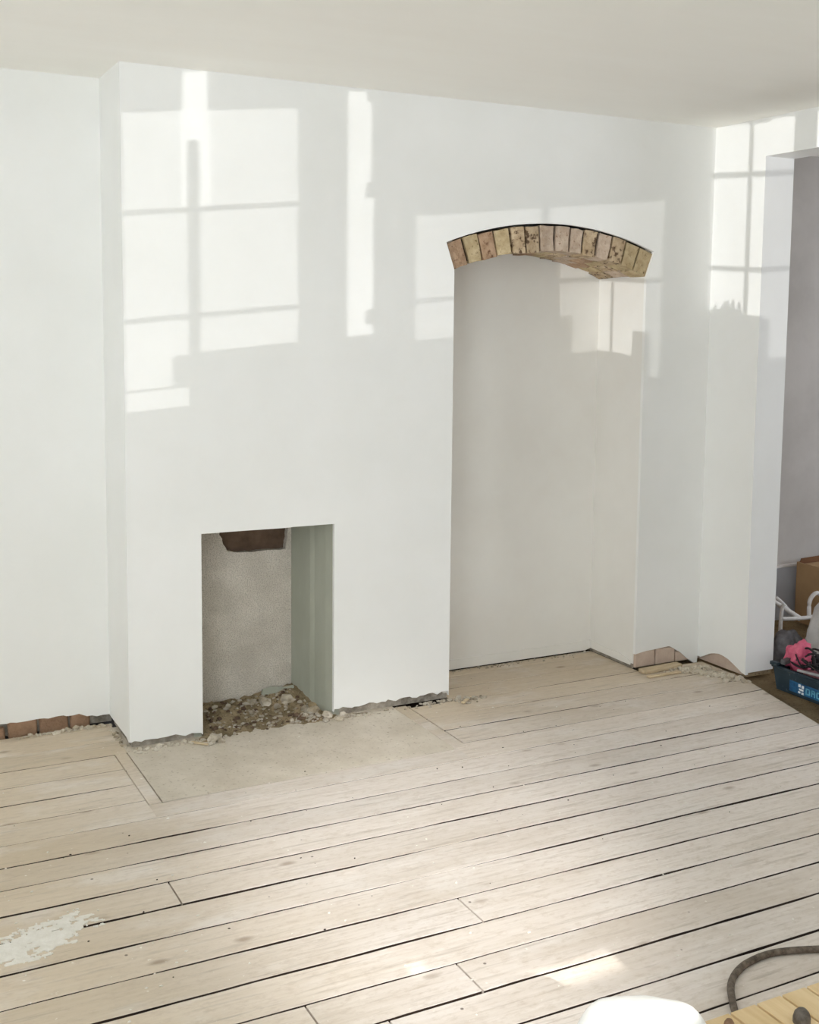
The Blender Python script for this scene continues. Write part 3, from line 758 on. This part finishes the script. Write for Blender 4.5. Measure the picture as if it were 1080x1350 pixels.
# ------------------------------------------------------------------ clutter in the doorway
root = tag(empty('tool_crate', (2.44, -.70, -.006)), 'dark teal plastic tool crate with blue lettering in the doorway', 'tool crate')
CW, CL, CH = .125, .25, .105
def crate_wall(axis, s):
    bm = bmesh.new(); t = .008
    if axis == 'x':
        vs = bx(bm, s * CW - t / 2, s * CW + t / 2, -CL, CL, 0, CH)
    else:
        vs = bx(bm, -CW, CW, s * CL - t / 2, s * CL + t / 2, 0, CH)
    for v in vs:
        k = .93 + .07 * v.co.z / CH; v.co.x *= k; v.co.y *= k
    return bm
for ax in 'xy':
    for s in (-1, 1): obj('side_panel', crate_wall(ax, s), 'teal', root)
obj('base', B(-CW * .93, CW * .93, -CL * .93, CL * .93, 0, .008), 'teal', root)
for s in (-1, 1):
    obj('rim', B(s * CW - .008, s * CW + .008, -CL - .008, CL + .008, CH - .012, CH, bevel=.003), 'teal', root)
    obj('rim', B(-CW, CW, s * CL - .008, s * CL + .008, CH - .012, CH, bevel=.003), 'teal', root)
obj('latch', B(-CW - .012, -CW + .01, CL - .03, CL + .014, CH - .004, CH + .012, bevel=.003), 'teal', root)
lab = obj('label_panel', B(-CW * .95 - .0075, -CW * .95 + .001, -CL * .92, CL * .62, .016, .062), 'blue', root)
xf = -CW * .95 - .0085
def mark(y0, y1, z0, z1, mt): obj('lettering', B(xf, xf + .002, -y1, -y0, z0, z1), mt, lab)
Y0 = -.105
mark(Y0, Y0 + .012, .046, .058, 'white_print'); mark(Y0 + .018, Y0 + .030, .044, .056, 'white_print')
mark(Y0 + .004, Y0 + .028, .032, .040, 'white_print'); mark(Y0, Y0 + .012, .020, .028, 'white_print'); mark(Y0 + .018, Y0 + .030, .018, .027, 'white_print')
y = Y0 + .04
for k, wd in enumerate((.030, .028, .030, .028, .03, .03, .028)):     # pale blue capitals: bowls, stems and bars
    z0, z1 = .024, .052
    mark(y, y + .006, z0, z1, 'pale_blue')
    if k % 3 != 2: mark(y + wd - .012, y + wd - .006, z0, z1, 'pale_blue')
    mark(y, y + wd - .006, z1 - .006, z1, 'pale_blue')
    if k % 2 == 0: mark(y, y + wd - .006, z0, z0 + .006, 'pale_blue')
    else: mark(y, y + wd - .006, .036, .041, 'pale_blue')
    y += wd
# things lying in and on the crate
def cloth(name, c, r, seed, material, label, cat, sx=1, sy=1, sz=1, rough=.5):
    bm = bmesh.new(); lump(bm, (0, 0, 0), r, seed, sx, sy, sz, 4, rough)
    mz = min(v.co.z for v in bm.verts)
    for v in bm.verts: v.co += Vector((noise.noise(v.co * 60), noise.noise(v.co * 61 + Vector((3, 0, 0))), noise.noise(v.co * 59))) * .010; v.co.z -= mz
    o = obj(name, bm, material, smooth=True); o.location = c; return tag(o, label, cat)
cloth('pink_cloth', (2.42, -.49, .06), .062, 3, 'pink', 'crumpled pink cloth on top of the tool crate', 'cloth', .8, .9, 1.15)
cloth('pink_pouch', (2.40, -.60, .03), .05, 8, 'dull_pink', 'dull pink flat pouch in the front of the tool crate', 'pouch', 1, 1.1, .8, .3)
cloth('grey_bag', (2.79, -.35, 0), .135, 5, 'bag', 'crumpled pale grey plastic bag behind the tool crate', 'bag', 1.0, .95, 1.1)
cloth('grey_felt', (2.57, -.27, 0), .085, 11, 'felt', 'dark grey folded felt wedged against the door jamb', 'cloth', .9, .6, 1.15, .3)
rr = random.Random(12)
for k in range(16):
    cx, cy = 2.41 + rr.uniform(-.03, .07), -.61 + rr.uniform(-.12, .13)
    ctrl = []
    a0 = rr.uniform(0, 6)
    for j in range(7):
        a = a0 + j * 1.15; rad = rr.uniform(.03, .075)
        ctrl.append((cx + rad * .7 * math.cos(a), cy + rad * math.sin(a), .10 + rr.uniform(0, .05) + .008 * (k % 3)))
    bm = bmesh.new(); tube(bm, spline(ctrl, 6), rr.choice((.0035, .0045, .003)), 6)
    tag(recentre(obj('power_flex', bm, 'cable', smooth=True)), 'length of black flex tangled on top of the tool crate', 'cable', 'black flexes in the tool crate')
bm = bmesh.new(); tube(bm, spline([(2.47, -.50, .09), (2.43, -.51, .16), (2.42, -.55, .175), (2.43, -.60, .14), (2.45, -.63, .09)], 6), .005, 6)
tag(recentre(obj('power_flex', bm, 'cable', smooth=True)), 'black flex looping over the pink cloth on the crate', 'cable')
bm = B(-.006, .006, -.12, .12, 0, .010, bevel=.002)
o = obj('steel_rule', bm, 'steel'); o.location = (2.345, -.70, .102); o.rotation_euler = (0, 0, .25)
tag(o, 'steel bar laid across the front rim of the tool crate', 'tool')
bm = B(-.03, .05, -.012, .012, 0, .022, bevel=.004)
o = obj('chisel_handle', bm, 'felt'); o.location = (2.36, -.475, .10); o.rotation_euler.z = .3
tag(o, 'dark grey tool grip lying at the left end of the crate', 'tool')
# white wire rack behind the crate
root = tag(empty('wire_rack', (2.86, -.12, 0)), 'white coated wire rack standing behind the crate in the doorway', 'rack')
def rod(pts, r=.009, name='wire'):
    bm = bmesh.new(); tube(bm, spline(pts, 6), r, 8); obj(name, bm, 'rack', root, smooth=True)
rod([(-.16, .02, .17), (-.02, 0, .165), (.14, -.02, .175), (.26, -.03, .18)], .010, 'rail')
rod([(-.24, .06, .30), (-.18, .05, .25), (-.12, .03, .21), (-.05, .01, .165)], .011)
rod([(-.16, .06, .265), (-.13, .05, .24), (-.08, .04, .19), (-.03, .03, .15)], .009)
rod([(.0, .0, .16), (.01, .01, .24), (.05, .01, .275), (.09, .01, .25), (.13, -.02, .17)], .010)
rod([(-.16, .02, .0), (-.16, .02, .17), (-.15, .02, .24)], .009, 'leg')
rod([(.26, -.03, .0), (.26, -.03, .18)], .009, 'leg')
rod([(.0, -.02, .0), (.0, -.02, .165)], .009, 'leg')
# open cardboard box
root = tag(empty('cardboard_box', (3.435, .13, 0)), 'open brown cardboard box against the wall of the next room', 'box')
bw, bl, bh = .20, .20, .315
for s in (-1, 1):
    obj('panel', B(s * bw - .003, s * bw + .003, -bl, bl, 0, bh), 'card', root)
    obj('panel', B(-bw, bw, s * bl - .003, s * bl + .003, 0, bh), 'card', root)
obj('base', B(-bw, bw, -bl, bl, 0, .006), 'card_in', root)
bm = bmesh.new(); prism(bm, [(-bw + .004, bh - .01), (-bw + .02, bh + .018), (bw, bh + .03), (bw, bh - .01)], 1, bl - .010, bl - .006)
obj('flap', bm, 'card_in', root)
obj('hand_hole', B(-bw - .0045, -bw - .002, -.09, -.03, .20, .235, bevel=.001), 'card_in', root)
